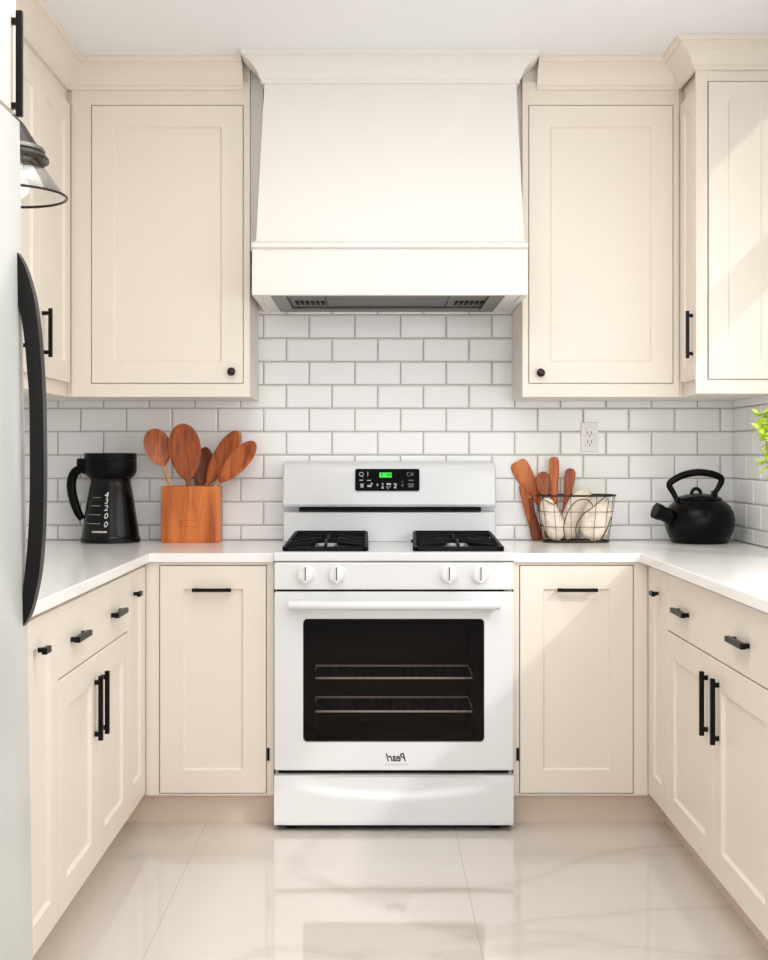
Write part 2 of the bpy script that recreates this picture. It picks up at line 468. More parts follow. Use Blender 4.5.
# left double
def double(root, F, y0, y1, split, hs, ds, hd):
    d = obj('drawer', slab(F, y0 + .002, y1 - .002, DRZ + .002, DZ1), M['cream'], root)
    for u in ds: obj('handle', bar_handle(F, u, .744, .135, False, .024, .014), M['black'], d)
    d1 = obj('door', shaker(F, y0 + .002, split - .0015, DZ0, DRZ - .002, .073), M['cream'], root)
    d2 = obj('door', shaker(F, split + .0015, y1 - .002, DZ0, DRZ - .002, .073), M['cream'], root)
    obj('handle', bar_handle(F, hs[0], hd, .168, True, .022, .012), M['black'], d1)
    obj('handle', bar_handle(F, hs[1], hd, .168, True, .022, .012), M['black'], d2)
t = thing('base_cabinet', 'cream cabinet on the left with a wide drawer over two doors', 'cabinet', (XLF, 3.32, 0), g)
side_box(t, FL, XL + .012, XLF, -.811, 2.911, 3.7255)
double(t, FL, 2.911, 3.726, 3.322, (3.283, 3.362), (3.085, 3.545), .528)
# left near fridge
t = thing('base_cabinet', 'narrow cream pull-out cabinet right beside the white refrigerator', 'cabinet', (XLF, 2.77, 0), g)
side_box(t, FL, XL + .012, XLF, -.811, 2.625, 2.9105)
d = obj('door', shaker(FL, 2.627, 2.909, DZ0, DZ1, .066), M['cream'], t)
pull_knob(t, FL, 2.735, .764, d)

FR = right_f(XRD)
t = thing('base_cabinet', 'narrow cream pull-out cabinet in the right corner beside the sink cabinet', 'cabinet', (XRF, 3.87, 0), g)
side_box(t, FR, XRF, XR - .012, .936, 3.744, 4.0285, 4.0795)
d = obj('door', shaker(FR, 3.746, 4.0085, DZ0, DZ1, .075), M['cream'], t)
pull_knob(t, FR, 3.868, .763, d)
t = thing('base_cabinet', 'cream sink cabinet on the right with a wide drawer front over two doors', 'cabinet', (XRF, 3.23, 0), g)
# open-topped box so the sink can hang inside
bm = bmesh.new()
box(bm, XRF, XRF + .018, 2.73, 3.7435, .104, CB - .001); box(bm, XR - .03, XR - .012, 2.73, 3.7435, .104, CB - .001)
box(bm, XRF + .018, XR - .03, 2.73, 2.748, .104, CB - .001); box(bm, XRF + .018, XR - .03, 3.7255, 3.7435, .104, CB - .001)
box(bm, XRF + .018, XR - .03, 2.748, 3.7255, .104, .12)
obj('cabinet_box', bm, M['cream'], t)
obj('toe_kick', B(.936, .956, 2.73, 3.7435, 0, .104), M['toe'], t)
double(t, FR, 2.73, 3.744, 3.237, (3.183, 3.29), (2.980, 3.545), .539)
t = thing('base_cabinet', 'cream base cabinet at the near end of the right counter', 'cabinet', (XRF, 2.6, 0), g)
side_box(t, FR, XRF, XR - .012, .936, 2.40, 2.7295)
d = obj('door', shaker(FR, 2.402, 2.727, DZ0, DZ1, .073), M['cream'], t)

# ------------------------------------------------------------------ countertops
def counter(xs, ys, inside):
    bm = bmesh.new(); vs = {}
    def V(i, j):
        if (i, j) not in vs: vs[(i, j)] = bm.verts.new((xs[i], ys[j], CT))
        return vs[(i, j)]
    for i in range(len(xs) - 1):
        for j in range(len(ys) - 1):
            if inside((xs[i] + xs[i + 1]) / 2, (ys[j] + ys[j + 1]) / 2):
                bm.faces.new((V(i, j), V(i + 1, j), V(i + 1, j + 1), V(i, j + 1)))
    r = bmesh.ops.extrude_face_region(bm, geom=list(bm.faces))
    bmesh.ops.translate(bm, vec=(0, 0, CB - CT), verts=[v for v in r['geom'] if isinstance(v, bmesh.types.BMVert)])
    bmesh.ops.recalc_face_normals(bm, faces=bm.faces)
    es = [e for e in bm.edges if len(e.link_faces) == 2 and e.calc_face_angle() > 1.0]
    bmesh.ops.bevel(bm, geom=es, offset=0.003, segments=2, profile=.5, affect='EDGES')
    return bm
yb = YW - .0105
o = obj('countertop', counter([XL + .0105, -.719, -.324], [2.625, 4.0, yb], lambda x, y: y > 4.0 or x < -.719), M['counter'])
tag(o, 'white quartz countertop on the left holding the carafe and wooden utensil block', 'countertop', 'countertops')
o = obj('countertop', counter([.436, .837, .955, 1.245, XR - .0105], [2.40, 2.73 + .05, 3.30, 4.0, yb],
        lambda x, y: (y > 4.0 or x > .837) and not (.955 < x < 1.245 and 2.78 < y < 3.30)), M['counter'])
tag(o, 'white quartz countertop on the right holding the wire basket and black kettle', 'countertop', 'countertops')
# sink
t = thing('kitchen_sink', 'white undermount sink set into the right countertop', 'sink', (1.1, 3.04, .66))
bm = bmesh.new()
x0, x1, y0, y1, z0, z1 = .945, 1.255, 2.77, 3.31, .66, CB - .001
box(bm, x0, x1, y0, y1, z0, z0 + .012); box(bm, x0, x0 + .01, y0, y1, z0 + .012, z1); box(bm, x1 - .01, x1, y0, y1, z0 + .012, z1)
box(bm, x0 + .01, x1 - .01, y0, y0 + .01, z0 + .012, z1); box(bm, x0 + .01, x1 - .01, y1 - .01, y1, z0 + .012, z1)
obj('basin', bm, M['sink'], t)
bm = bmesh.new(); lathe(bm, [(0, .006), (.02, .006), (.035, .003), (.035, 0)], 1.1, 3.04, z0 + .012, 24)
obj('drain', bm, M['alu'], t, 40)

# ------------------------------------------------------------------ upper cabinets
def knob_small(F, u, v):
    bm = bmesh.new()
    p = F(u, v, 0)
    lathe(bm, [(0, -.026), (.007, -.0255), (.0125, -.022), (.0145, -.017), (.0125, -.012), (.007, -.009), (.005, 0)], p.x, p.y, p.z, 20, 'y')
    return bm
g = 'upper cabinets'
F = back_f(YUD)
t = thing('upper_cabinet', 'cream wall cabinet left of the range hood, with a single panel door', 'cabinet', (-.74, YU, UZ0), g)
obj('cabinet_box', B(XUL + .0005, -.431, YU, YW - .012, UZ0, H - .001, .0015), M['cream'], t)
face_frame(t, XULD + .001, -.431, UZ0, CRZ + .03, (-.969, -.454, UD0, UD1), YUD + .004, YU)
d = obj('door', shaker(F, -.969, -.454, UD0, UD1, .072, t=.0148), M['cream'], t)
obj('knob', knob_small(F, -.4915, 1.4717), M['bronze'], d, 60)
t = thing('upper_cabinet', 'cream wall cabinet right of the range hood, with a single panel door', 'cabinet', (.77, YU, UZ0), g)
obj('cabinet_box', B(.500, XUR - .0005, YU, YW - .012, UZ0, H - .001, .0015), M['cream'], t)
face_frame(t, .500, XURD - .0015, UZ0, CRZ + .03, (.522, 1.012, UD0, UD1), YUD + .004, YU)
d = obj('door', shaker(F, .522, 1.012, UD0, UD1, .072, t=.0148), M['cream'], t)
obj('knob', knob_small(F, .560, 1.468), M['bronze'], d, 60)
# left run
F = left_f(XULD)
t = thing('upper_cabinet', 'cream wall cabinet along the left wall behind the glass pendant lamp', 'cabinet', (XUL, 3.8, UZ0), g)
obj('cabinet_box', B(XL + .012, XUL, 3.25, YW - .012, UZ0, H - .001, .0015), M['cream'], t)
for y0, y1, hy in ((3.27, 3.636, None), (3.64, 3.890, 3.675), (3.894, 4.286, 3.925)):
    d = obj('door', shaker(F, y0, y1, UD0, UD1, .068, t=.0148), M['cream'], t)
    if hy: obj('handle', bar_handle(F, hy, 1.569, .152, True, .032, .012), M['black'], d)
# right run with decorated end panel
F = right_f(XURD)
t = thing('upper_cabinet', 'cream corner wall cabinet at far right with a sunlit end panel', 'cabinet', (1.18, YEND, UZ0), g)
obj('cabinet_box', B(XUR, XR - .011, YEND + .015, YW - .012, UZ0, H - .001, .0015), M['cream'], t)
obj('corner_stile', B(XURD, 1.072, YEND, YEND + .0145, UZ0, 2.435, .001), M['cream'], t)
d = obj('door', shaker(F, 4.096, 4.288, UD0, UD1, .05, t=.0145), M['cream'], t)
obj('handle', bar_handle(F, 4.12, 1.582, .155, True, .022, .011), M['black'], d)
obj('end_panel', shaker(back_f(YEND - .004), 1.076, XR - .012, UD0, 2.395, .062, t=.0185, rec=.006), M['cream'], t)
obj('end_rail', B(1.0725, XR - .012, YEND + .002, YEND + .0145, UZ0, UD0 - .002), M['cream'], t)
obj('end_rail', B(1.0725, XR - .012, YEND + .002, YEND + .0145, 2.398, 2.45), M['cream'], t)

# crown moulding
CRZ = 2.432
CR = [(0, CRZ), (.010, CRZ), (.010, CRZ + .012), (.016, CRZ + .016), (.019, CRZ + .024), (.026, CRZ + .040), (.038, CRZ + .056),
      (.052, CRZ + .067), (.060, CRZ + .071), (.060, CRZ + .078), (.070, CRZ + .080), (.073, CRZ + .084), (.073, H - .0005), (0, H - .0005)]
bm = bmesh.new(); sweep(bm, [(XULD - .014, 3.25), (XULD - .014, YU - .0112), (-.452, YU - .0112)], CR); o = struct('trim_1', bm, M['cream'])
bm = bmesh.new(); sweep(bm, [(.548, YU - .0112), (XURD + .0005, YU - .0112), (XURD + .0005, YEND), (XR - .001, YEND)], CR); struct('trim_2', bm, M['cream'])

# ------------------------------------------------------------------ range hood
t = thing('range_hood', 'tapered warm white range hood above the stove', 'range hood', (.046, 4.4, 1.712))
bm = bmesh.new()
yb = YW - .012
def quad_loft(bm, lo, hi):
    a = [bm.verts.new(p) for p in lo]; b_ = [bm.verts.new(p) for p in hi]
    for i in range(4): bm.faces.new((a[i], a[(i + 1) % 4], b_[(i + 1) % 4], b_[i]))
    bm.faces.new(a[::-1]); bm.faces.new(b_)
x0a, x1a, x0b, x1b = -.395, .489, -.373, .469
quad_loft(bm, [(x0a, 4.152, 1.888), (x1a, 4.152, 1.888), (x1a, yb, 1.888), (x0a, yb, 1.888)],
          [(x0b, 4.222, 2.444), (x1b, 4.222, 2.444), (x1b, yb, 2.444), (x0b, yb, 2.444)])
box(bm, x0b, x1b, 4.222, yb, 2.444, H - .001)
obj('hood_body', bm, M['hood'], t)
# band: open box
bm = bmesh.new()
X0, X1, Yf = -.406, .4965, 4.124
box(bm, X0, X1, Yf, Yf + .02, 1.712, 1.866, .0015); box(bm, X0, X0 + .02, Yf + .02, yb, 1.712, 1.866); box(bm, X1 - .02, X1, Yf + .02, yb, 1.712, 1.866)
box(bm, X0 + .02, X1 - .02, Yf + .02, yb, 1.85, 1.866)
obj('hood_band', bm, M['hood'], t)
bm = bmesh.new()
sweep(bm, [(-.400, yb), (-.400, 4.130), (.4905, 4.130), (.4905, yb)],
      [(0, 1.866), (.006, 1.866), (.007, 1.872), (.007, 1.880), (0.002, 1.888), (-.05, 1.888), (-.05, 1.866)])
for v in bm.verts:
    if v.co.y < 4.2: v.co.y -= .012 if v.co.y < 4.128 else 0
obj('hood_ledge', bm, M['hood'], t)
bm = bmesh.new()
sweep(bm, [(x0b, 4.30), (x0b, 4.222), (x1b, 4.222), (x1b, 4.30)], [(o, z) for o, z in CR])
obj('hood_crown', bm, M['hood'], t)
for xa, xb in ((-.4305, -.388), (.482, .4995)):
    obj('gap_brightener', B(xa, xb, 4.33, 4.35, 1.889, H - .002), M['hood'], t)  # strips added to lighten the dark gaps beside the hood
# soffit + insert
bm = bmesh.new()
IX0, IX1, IY0, IY1 = -.350, .428, 4.15, 4.618
z0, z1 = 1.716, 1.728
bm.free()
obj('soffit', B(X0 + .02, IX0, Yf + .02, yb, z0, z1), M['hood'], t); obj('soffit', B(IX1, X1 - .02, Yf + .02, yb, z0, z1), M['hood'], t)
bm = bmesh.new()
box(bm, IX0, IX1, 4.145, IY0 + .03, 1.714, 1.722, .001); box(bm, IX0, IX1, IY1 - .06, yb, 1.714, 1.722, .001)
box(bm, IX0, IX0 + .05, IY0 + .03, IY1 - .06, 1.714, 1.722, .001); box(bm, IX1 - .05, IX1, IY0 + .03, IY1 - .06, 1.714, 1.722, .001)
ins = obj('steel_insert', bm, M['steel'], t)
for a, b_ in ((IX0 + .05, -.175), (-.172, .248), (.251, IX1 - .05)):
    obj('filter', B(a, b_, IY0 + .03, IY1 - .06, 1.724, 1.732, .001), M['steel_dark'], ins)
for xs in (-.282, .275):
    bm = bmesh.new()
    for k in range(6): box(bm, xs + k * .018, xs + k * .018 + .012, 4.38, 4.47, 1.7205, 1.7245, .001)
    obj('vent_slots', bm, M['gap'], ins)

# ------------------------------------------------------------------ range
RX0, RX1 = -.321, .4335
t = thing('gas_range', 'white freestanding gas range with dark oven window and green clock display', 'stove', (.056, 4.0, 0))
# body shell with an oven cavity
bm = bmesh.new(); yb = YW - .012
cav = (-.21, .32, 4.032, 4.50, .235, .705)
box(bm, RX0, cav[0], 4.030, yb, .045, .866); box(bm, cav[1], RX1, 4.030, yb, .045, .866)
box(bm, cav[0], cav[1], 4.030, yb, .045, cav[4]); box(bm, cav[0], cav[1], 4.030, yb, cav[5], .866)
box(bm, cav[0], cav[1], cav[3], yb, cav[4], cav[5])
obj('body', bm, M['enamel'], t)
bm = bmesh.new(); e = .003
box(bm, cav[0], cav[0] + e, cav[2], cav[3], cav[4], cav[5]); box(bm, cav[1] - e, cav[1], cav[2], cav[3], cav[4], cav[5])
box(bm, cav[0] + e, cav[1] - e, cav[2], cav[3], cav[4], cav[4] + e); box(bm, cav[0] + e, cav[1] - e, cav[2], cav[3], cav[5] - e, cav[5])
box(bm, cav[0] + e, cav[1] - e, cav[3] - e, cav[3], cav[4] + e, cav[5] - e)
obj('oven_cavity', bm, M['ovenin'], t)
for z in (.4695, .362):
    bm = bmesh.new()
    xa, xb, ya, yc = cav[0] + .006, cav[1] - .006, 4.06, 4.30
    for y in (ya, yc): tube(bm, [(xa, y, z), (xb, y, z)], .0034, 6)
    for x in (xa, xb): tube(bm, [(x, ya, z), (x, yc, z)], .0022, 6)
    rk = obj('oven_rack', bm, M['rack'], t)
    bm = bmesh.new()
    for k in range(1, 20):
        x = xa + (xb - xa) * k / 20; tube(bm, [(x, ya, z - .002), (x, yc, z - .002)], .0012, 5)
    obj('rack_wires', bm, M['ovenin'], rk)
# feet + kick void
obj('base_plinth', B(RX0 + .01, RX1 - .01, 3.99, 4.5, .012, .045), M['gap'], t)
for x in (RX0 + .05, RX1 - .05):
    bm = bmesh.new(); lathe(bm, [(.018, 0), (.018, .012)], x, 4.03, 0, 16); obj('foot', bm, M['gap'], t)
# drawer
bm = bmesh.new()
Z0, Z1 = .022, .178; NX, NZ = 48, 20; ya = 3.968
grid = {}
for i in range(NX + 1):
    for j in range(NZ + 1):
        u = i / NX; v = j / NZ; x = RX0 + (RX1 - RX0) * u; z = Z0 + (Z1 - Z0) * v
        # shallow smile-shaped scoop near the top
        s = (u - .5) / .41
        edge = .72 - .20 * (1 - s * s) if abs(s) < 1 else 2
        dd = 0
        if abs(s) < 1 and v > edge - .001: dd = .016 * min(1, (v - edge) / .14) * (1 - s ** 4) * (1 if v < .97 else .6)
        if v > .94 or v < .03 : dd = max(dd, .002)
        grid[i, j] = bm.verts.new((x, ya + dd, z))
for i in range(NX):
    for j in range(NZ): bm.faces.new((grid[i, j], grid[i + 1, j], grid[i + 1, j + 1], grid[i, j + 1]))
bd = [e_ for e_ in bm.edges if len(e_.link_faces) == 1]
r = bmesh.ops.extrude_edge_only(bm, edges=bd)
for v in r['geom']:
    if isinstance(v, bmesh.types.BMVert): v.co.y = 4.029
obj('storage_drawer', bm, M['enamel'], t, 35)
obj('gap_strip', B(RX0 + .012, RX1 - .012, 4.004, 4.0295, .1785, .1935), M['gap'], t)
# door ring with window opening
def ring_plate(bm, outer, inner, y0, y1, yin=None):
    n = len(outer)
    o0 = [bm.verts.new((x, y0 + .003, z)) for x, z in outer]; o1 = [bm.verts.new((x, y1, z)) for x, z in outer]
    cx = sum(p[0] for p in outer) / n; cz = sum(p[1] for p in outer) / n
    of = [bm.verts.new((x - .003 * (1 if x > cx else -1), y0, z - .003 * (1 if z > cz else -1))) for x, z in outer]
    i0 = [bm.verts.new((x, y0, z)) for x, z in inner]; i1 = [bm.verts.new((x, y1, z)) for x, z in inner]
    for k in range(n):
        m_ = (k + 1) % n
        bm.faces.new((of[k], of[m_], i0[m_], i0[k])); bm.faces.new((i0[k], i0[m_], i1[m_], i1[k]))
        bm.faces.new((o0[k], o0[m_], of[m_], of[k])); bm.faces.new((o1[k], o1[m_], o0[m_], o0[k])); bm.faces.new((i1[k], i1[m_], o1[m_], o1[k]))
bm = bmesh.new()
WX0, WX1, WZa, WZb = -.230, .3415, .283, .672
ring_plate(bm, rrect(RX0, RX1, .194, .757, .006), rrect(WX0, WX1, WZa, WZb, .014), 3.970, 4.026)
door = obj('oven_door', bm, M['enamel'], t, 35)
bm = bmesh.new(); plate(bm, rrect(WX0 + .001, WX1 - .001, WZa + .001, WZb - .001, .013), 3.975, 3.979)
obj('window_glass', bm, M['ovenglass'], door)
# black printed border behind the glass
bm = bmesh.new()
ring_plate(bm, rrect(WX0 + .0015, WX1 - .0015, WZa + .0015, WZb - .0015, .012), rrect(-.192, .304, .30, .655, .01), 3.982, 3.986)
obj('window_border', bm, M['panel'], door)
# door handle (bowed bar)
bm = bmesh.new()
pts = []
for k in range(25):
    u = k / 24; x = -.272 + .658 * u; s = 2 * u - 1
    pts.append((x, 3.925 + .014 * s * s, .719 - .0 * s))
tube(bm, pts, .019, 12, flat=.80)
for x in (-.245, .359): box(bm, x - .02, x + .02, 3.93, 3.972, .705, .733, .003)
obj('handle', bm, M['enamel'], door, 40)
# logo: mirrored script lettering, as in the picture
bm = text_mesh('Pearl', .036, .3, bold=.0007)
bmesh.ops.transform(bm, matrix=Matrix.Translation((.0655, 3.9697, .2345)) @ Matrix.Rotation(PI / 2, 4, 'X') @ Matrix.Diagonal((-.82, 1.0, 1, 1)), verts=bm.verts)
lg = obj('logo', bm, M['logo'], door)
obj('logo_line', B(.027, .100, 3.9694, 3.9702, .2125, .2145), M['print'], door)
# dark gap over door, control panel
obj('gap_strip', B(RX0 + .006, RX1 - .03, 3.985, 4.0295, .757, .764), M['gap'], t)
bm = bmesh.new(); box(bm, RX0, RX1, 3.968, 4.0295, .764, .850, .004); obj('control_panel', bm, M['enamel'], t)
F = back_f(3.968)
for x in (-.221, -.1235, .229, .328):
    bm = bmesh.new(); zc = .812
    lathe(bm, [(0, -.026), (.018, -.026), (.0215, -.024), (.0235, -.018), (.027, -.006), (.0295, -.004), (.0295, 0)], x, 3.968, zc, 32, 'y')
    k = obj('knob', bm, M['knob'], t, 35)
    bm = bmesh.new(); box(bm, x - .0055, x + .0055, 3.936, 3.946, zc - .024, zc + .026, .002); obj('grip', bm, M['knob'], k)
    obj('pointer', B(x - .0016, x + .0016, 3.9352, 3.937, zc - .016, zc + .0255), M['logo'], k)
# cooktop
bm = bmesh.new(); box(bm, RX0 - .002, RX1 + .002, 3.964, 4.46, .853, .882, .006, 3)
box(bm, RX0 + .02, RX1 - .02, 4.44, yb, .866, .8815)
obj('cooktop', bm, M['enamel'], t)
# burners and grates
for gx0, gx1 in ((-.292, -.030), (.123, .402)):
    gc = (gx0 + gx1) / 2; y0, y1 = 4.010, 4.425; zt = .906
    bm = bmesh.new(); b_ = .011
    # outer frame: sloping sides, feet on the cooktop
    def bar(a, c, w=.010, h=.012):
        a, c = Vector(a), Vector(c); dvec = c - a; L = dvec.length
        rot = dvec.to_track_quat('X', 'Z').to_matrix().to_4x4()
        box(bm, 0, L, -w / 2, w / 2, -h / 2, h / 2, .002, 1, M4=Matrix.Translation(a) @ rot)
    zl = .8895
    bar((gx0, y0, zl), (gx1, y0, zl), .012, .014); bar((gx0 + .012, y1, .908), (gx1 - .004, y1, .908), .012, .030)
    bar((gx0, y0, zl), (gx0 + .012, y1, .914), .012, .014); bar((gx1, y0, zl), (gx1 - .004, y1, .914), .012, .014)
    ym = (y0 + y1) / 2; bar((gx0 + .006, ym, .899), (gx1 - .002, ym, .899), .012, .022)
    for by in (y0 + .105, y1 - .105):
        for sx in (-1, 1):
            bar((gc + sx * .125, by, .897), (gc + sx * .028, by, .911), .009, .014)
        for sy in (-1, 1):
            bar((gc, by + sy * .100, .897), (gc, by + sy * .026, .911), .009, .014)
            for sx in (-1, 1): bar((gc + sx * .125, by + sy * .098, .897), (gc + sx * .035, by + sy * .03, .903), .009, .012)
    for fx in (gx0 + .006, gx1 - .006):
        for fy in (y0, y1): box(bm, fx - .006, fx + .006, fy - .006, fy + .006, .882, .892)
    obj('grate', bm, M['iron'], t)
    obj('burner_tray', B(gx0 + .010, gx1 - .010, y0 + .004, y1 - .004, .8822, .8838, .0006), M['iron'], t)
    for by in (y0 + .105, y1 - .105):
        bm = bmesh.new(); lathe(bm, [(.075, 0), (.072, .002), (.045, .0035), (.0, .0035)], gc, by, .882, 32); pan = obj('drip_pan', bm, M['iron'], t, 40)
        bm = bmesh.new(); lathe(bm, [(.040, 0.0035), (.040, .013), (.032, .017), (0, .017)], gc, by, .882, 28); obj('burner_cap', bm, M['alu'] if by < ym else M['iron'], pan, 40)
# backguard
bm = bmesh.new()
prof = [(4.470, .8825), (4.470, .985), (4.500, .992), (4.500, 1.004), (4.452, 1.006), (4.446, 1.014), (4.458, 1.120), (4.466, 1.150), (4.480, 1.163), (4.50, 1.167), (yb, 1.167), (yb, .8825)]
bx0, bx1 = -.331, .4255
cols = []
for x, sh in ((bx0, .012), (bx0 + .004, .004), (bx0 + .012, 0), (bx1 - .012, 0), (bx1 - .004, .004), (bx1, .012)):
    cols.append([bm.verts.new((x, min(y + (sh if y < 4.52 else 0), yb), z - (sh if z > 1.15 else 0))) for y, z in prof])
for a, b_ in zip(cols[:-1], cols[1:]):
    for k in range(len(prof)): bm.faces.new((a[k], a[(k + 1) % len(prof)], b_[(k + 1) % len(prof)], b_[k]))
bm.faces.new(cols[0]); bm.faces.new(cols[-1][::-1])
bg = obj('backguard', bm, M['enamel'], t, 35)
obj('vent_slot', B(-.272, .372, 4.462, 4.4995, .990, 1.0035), M['gap'], bg)
# display on the sloped backguard front: build upright in local frame then tilt
sl = math.atan2(.012, .106)
TM = Matrix.Translation((.040, 4.4535, 1.1005)) @ Matrix.Rotation(-sl, 4, 'X')
bm = bmesh.new(); plate(bm, rrect(-.1135, .1135, -.039, .039, .006), -.004, .004); bmesh.ops.transform(bm, matrix=TM, verts=bm.verts)
disp = obj('control_display', bm, M['panel'], bg)
k_ = 0.227 / 570.0      # metres per crop pixel of the panel close-up
def pp(px, py): return ((px - 385) * k_, -(py - 180) * k_)
def rect_on(bm, px0, py0, px1, py1, yy=-.0048):
    a = pp(px0, py1); c = pp(px1, py0)
    box(bm, a[0], c[0], yy, -.0035, a[1], c[1], M4=TM)
bm = bmesh.new(); rect_on(bm, 314, 115, 424, 160); obj('clock', bm, M['led'], disp)
bm = bmesh.new()
for s, px, py in ((':', 372, 137), ('5', 336, 137), ('0', 392, 137), ('4', 410, 137)):
    tm = text_mesh(s, 34 * k_); p = pp(px, py)
    bmesh.ops.transform(tm, matrix=TM @ Matrix.Translation((p[0], -.0052, p[1])) @ Matrix.Rotation(PI / 2, 4, 'X'), verts=tm.verts); merge(bm, tm)
obj('clock_digits', bm, M['panel'], disp)
bm = bmesh.new()
for s, sz, px, py in (('Q', 55, 155, 132), ('1', 55, 212, 130)):
    tm = text_mesh(s, sz * k_); p = pp(px, py)
    bmesh.ops.transform(tm, matrix=TM @ Matrix.Translation((p[0], -.0052, p[1])) @ Matrix.Rotation(PI / 2, 4, 'X'), verts=tm.verts); merge(bm, tm)
for r_ in ((136, 180, 172, 187), (205, 182, 240, 189), (145, 215, 176, 226), (148, 230, 174, 248), (208, 226, 244, 244), (240, 208, 254, 224),
           (292, 214, 302, 236), (335, 210, 352, 217), (338, 222, 350, 230), (334, 240, 352, 258), (378, 210, 418, 226), (376, 238, 386, 246), (400, 238, 412, 246), (386, 250, 394, 262),
           (440, 212, 468, 220), (452, 222, 468, 234), (444, 240, 464, 256)): rect_on(bm, *r_)
obj('button_print', bm, M['print'], disp)
bm = bmesh.new()
for r_ in ((560, 112, 584, 118), (560, 142, 584, 148), (560, 118, 566, 142), (590, 118, 618, 128), (590, 134, 618, 144), (508, 196, 530, 201), (512, 216, 526, 240),
           (570, 180, 618, 190), (566, 212, 622, 224), (572, 230, 618, 246)): rect_on(bm, *r_)
obj('dim_print', bm, mat('dim print', rgb(95, 95, 98), .6), disp)

# ------------------------------------------------------------------ refrigerator
t = thing('refrigerator', 'white refrigerator with long curved black handle at the left edge', 'refrigerator', (-1.05, 2.15, 0))
obj('body', B(XL + .012, -.80, 1.715, 2.598, .03, 1.868, .004), M['fridge'], t)
bm = bmesh.new()
def fx(z): return -.704 - .0157 * (z - .145)
zs = [.05 + (1.87 - .05) * k / 24 for k in range(25)]
rows = []
for z in zs:
    X = fx(z); rr = .016; row = [(-.797, 1.715), (X - .003, 1.715), (X, 1.719)]
    for k in range(9): row.append((X + .010 * math.sin(PI * k / 8) * 0.0, 1.75 + (2.598 - rr - 1.75) * k / 8))
    for k in range(1, 7):
        a = PI / 2 * k / 6; row.append((X - rr + rr * math.cos(a), 2.598 - rr + rr * math.sin(a)))
    row.append((-.797, 2.598))
    rows.append([bm.verts.new((x, y, z)) for x, y in row])
for a, b_ in zip(rows[:-1], rows[1:]):
    for k in range(len(a)): bm.faces.new((a[k], a[(k + 1) % len(a)], b_[(k + 1) % len(a)], b_[k]))
bm.faces.new(rows[0]); bm.faces.new(rows[-1])
d = obj('door', bm, M['fridge'], t, 50)
for y in (1.78, 2.53):
    bm = bmesh.new(); lathe(bm, [(.02, 0), (.02, .03)], -.9, y, 0, 16); obj('foot', bm, M['gap'], t)
# curved handle: outline traced in XZ, thick in Y
D_ = 2.565
def xz(px, py): return ((px - 376) * D_ / 1260, 1.185 + (456 - py) * D_ / 1260)
outer = catmull([(15, 248, 0), (22, 258, 0), (28, 271, 0), (35, 295, 0), (39, 320, 0), (42, 350, 0), (44.4, 392, 0), (45.4, 440, 0), (45.5, 492, 0), (44, 540, 0), (41, 572, 0), (36.5, 596, 0), (31, 615, 0), (24, 627, 0)], 4)
inner = catmull([(23.5, 600, 0), (27, 570, 0), (30.2, 530, 0), (31.5, 490, 0), (31.5, 440, 0), (31, 400, 0), (29, 372, 0), (26.5, 343, 0), (22.5, 316, 0), (15, 294, 0)], 4)
bm = bmesh.new(); plate(bm, [xz(p.x, p.y) for p in outer + inner], D_ - .014, D_ + .014)
es = [e_ for e_ in bm.edges if abs(e_.verts[0].co.y - e_.verts[1].co.y) < 1e-5]
bmesh.ops.bevel(bm, geom=es, offset=.005, segments=3, profile=.5, affect='EDGES')
obj('handle', bm, M['fridgeh'], d, 40)

t = thing('upper_cabinet', 'cream cabinet above the refrigerator with a long black bar handle', 'cabinet', (-1.05, 2.15, 1.885), g)
obj('cabinet_box', B(XL + .012, -.7625, 1.715, 2.60, 1.885, H - .001, .0015), M['cream'], t)
F = left_f(-.742)
d1 = obj('door', shaker(F, 1.72, 2.157, 1.890, 2.42, .07, t=.0185), M['cream'], t)
d = obj('door', shaker(F, 2.160, 2.598, 1.890, 2.42, .07, t=.0185), M['cream'], t)
obj('handle', bar_handle(F, 2.567, 1.984, .215, True, .022, .013), M['black'], d)

# ------------------------------------------------------------------ pendant lamp
PX, PY = -.876, 3.0
def pz(y): return 1.185 + (456 - y) * PY / 1260
t = thing('pendant_lamp', 'pendant lamp with dark cone cap and clear flared glass shade', 'lamp', (PX, PY, pz(200)))
bm = bmesh.new(); tube(bm, [(PX, PY, pz(118) + .03), (PX, PY, H - .025)], .004, 8); obj('cord', bm, M['cord'], t, 60)
bm = bmesh.new(); lathe(bm, [(.05, -.001), (.05, -.016), (.03, -.024), (0, -.024)], PX, PY, H, 24); obj('ceiling_rose', bm, M['cap'], t, 40)
s_ = PY / 1260
bm = bmesh.new()
z0 = pz(200)
hh = lambda y: pz(y) - z0
lathe(bm, [(0, hh(108)), (5 * s_, hh(109)), (8 * s_, hh(116)), (16 * s_, hh(124)), (26 * s_, hh(140)), (33 * s_, hh(150)), (40 * s_, hh(158)), (40 * s_, hh(161)), (37 * s_, hh(160)), (30 * s_, hh(151)), (0, hh(140))], PX, PY, z0, 40)
obj('lamp_cap', bm, M['cap'], t, 35)
bm = bmesh.new(); lathe(bm, [(34.5 * s_, hh(149.6)), (34.8 * s_, hh(147.6)), (36.2 * s_, hh(150.6)), (36 * s_, hh(152))], PX, PY, z0, 40); obj('cap_band', bm, M['steel'], t, 40)
bm = bmesh.new()
lathe(bm, [(27 * s_, hh(155)), (33 * s_, hh(163)), (45 * s_, hh(180)), (57 * s_, hh(196)), (56.4 * s_, hh(196)), (44 * s_, hh(180.6)), (32 * s_, hh(163.6)), (26 * s_, hh(155.5))], PX, PY, z0, 48)
sh = obj('glass_shade', bm, M['lampglass'], t, 60)
bm = bmesh.new()
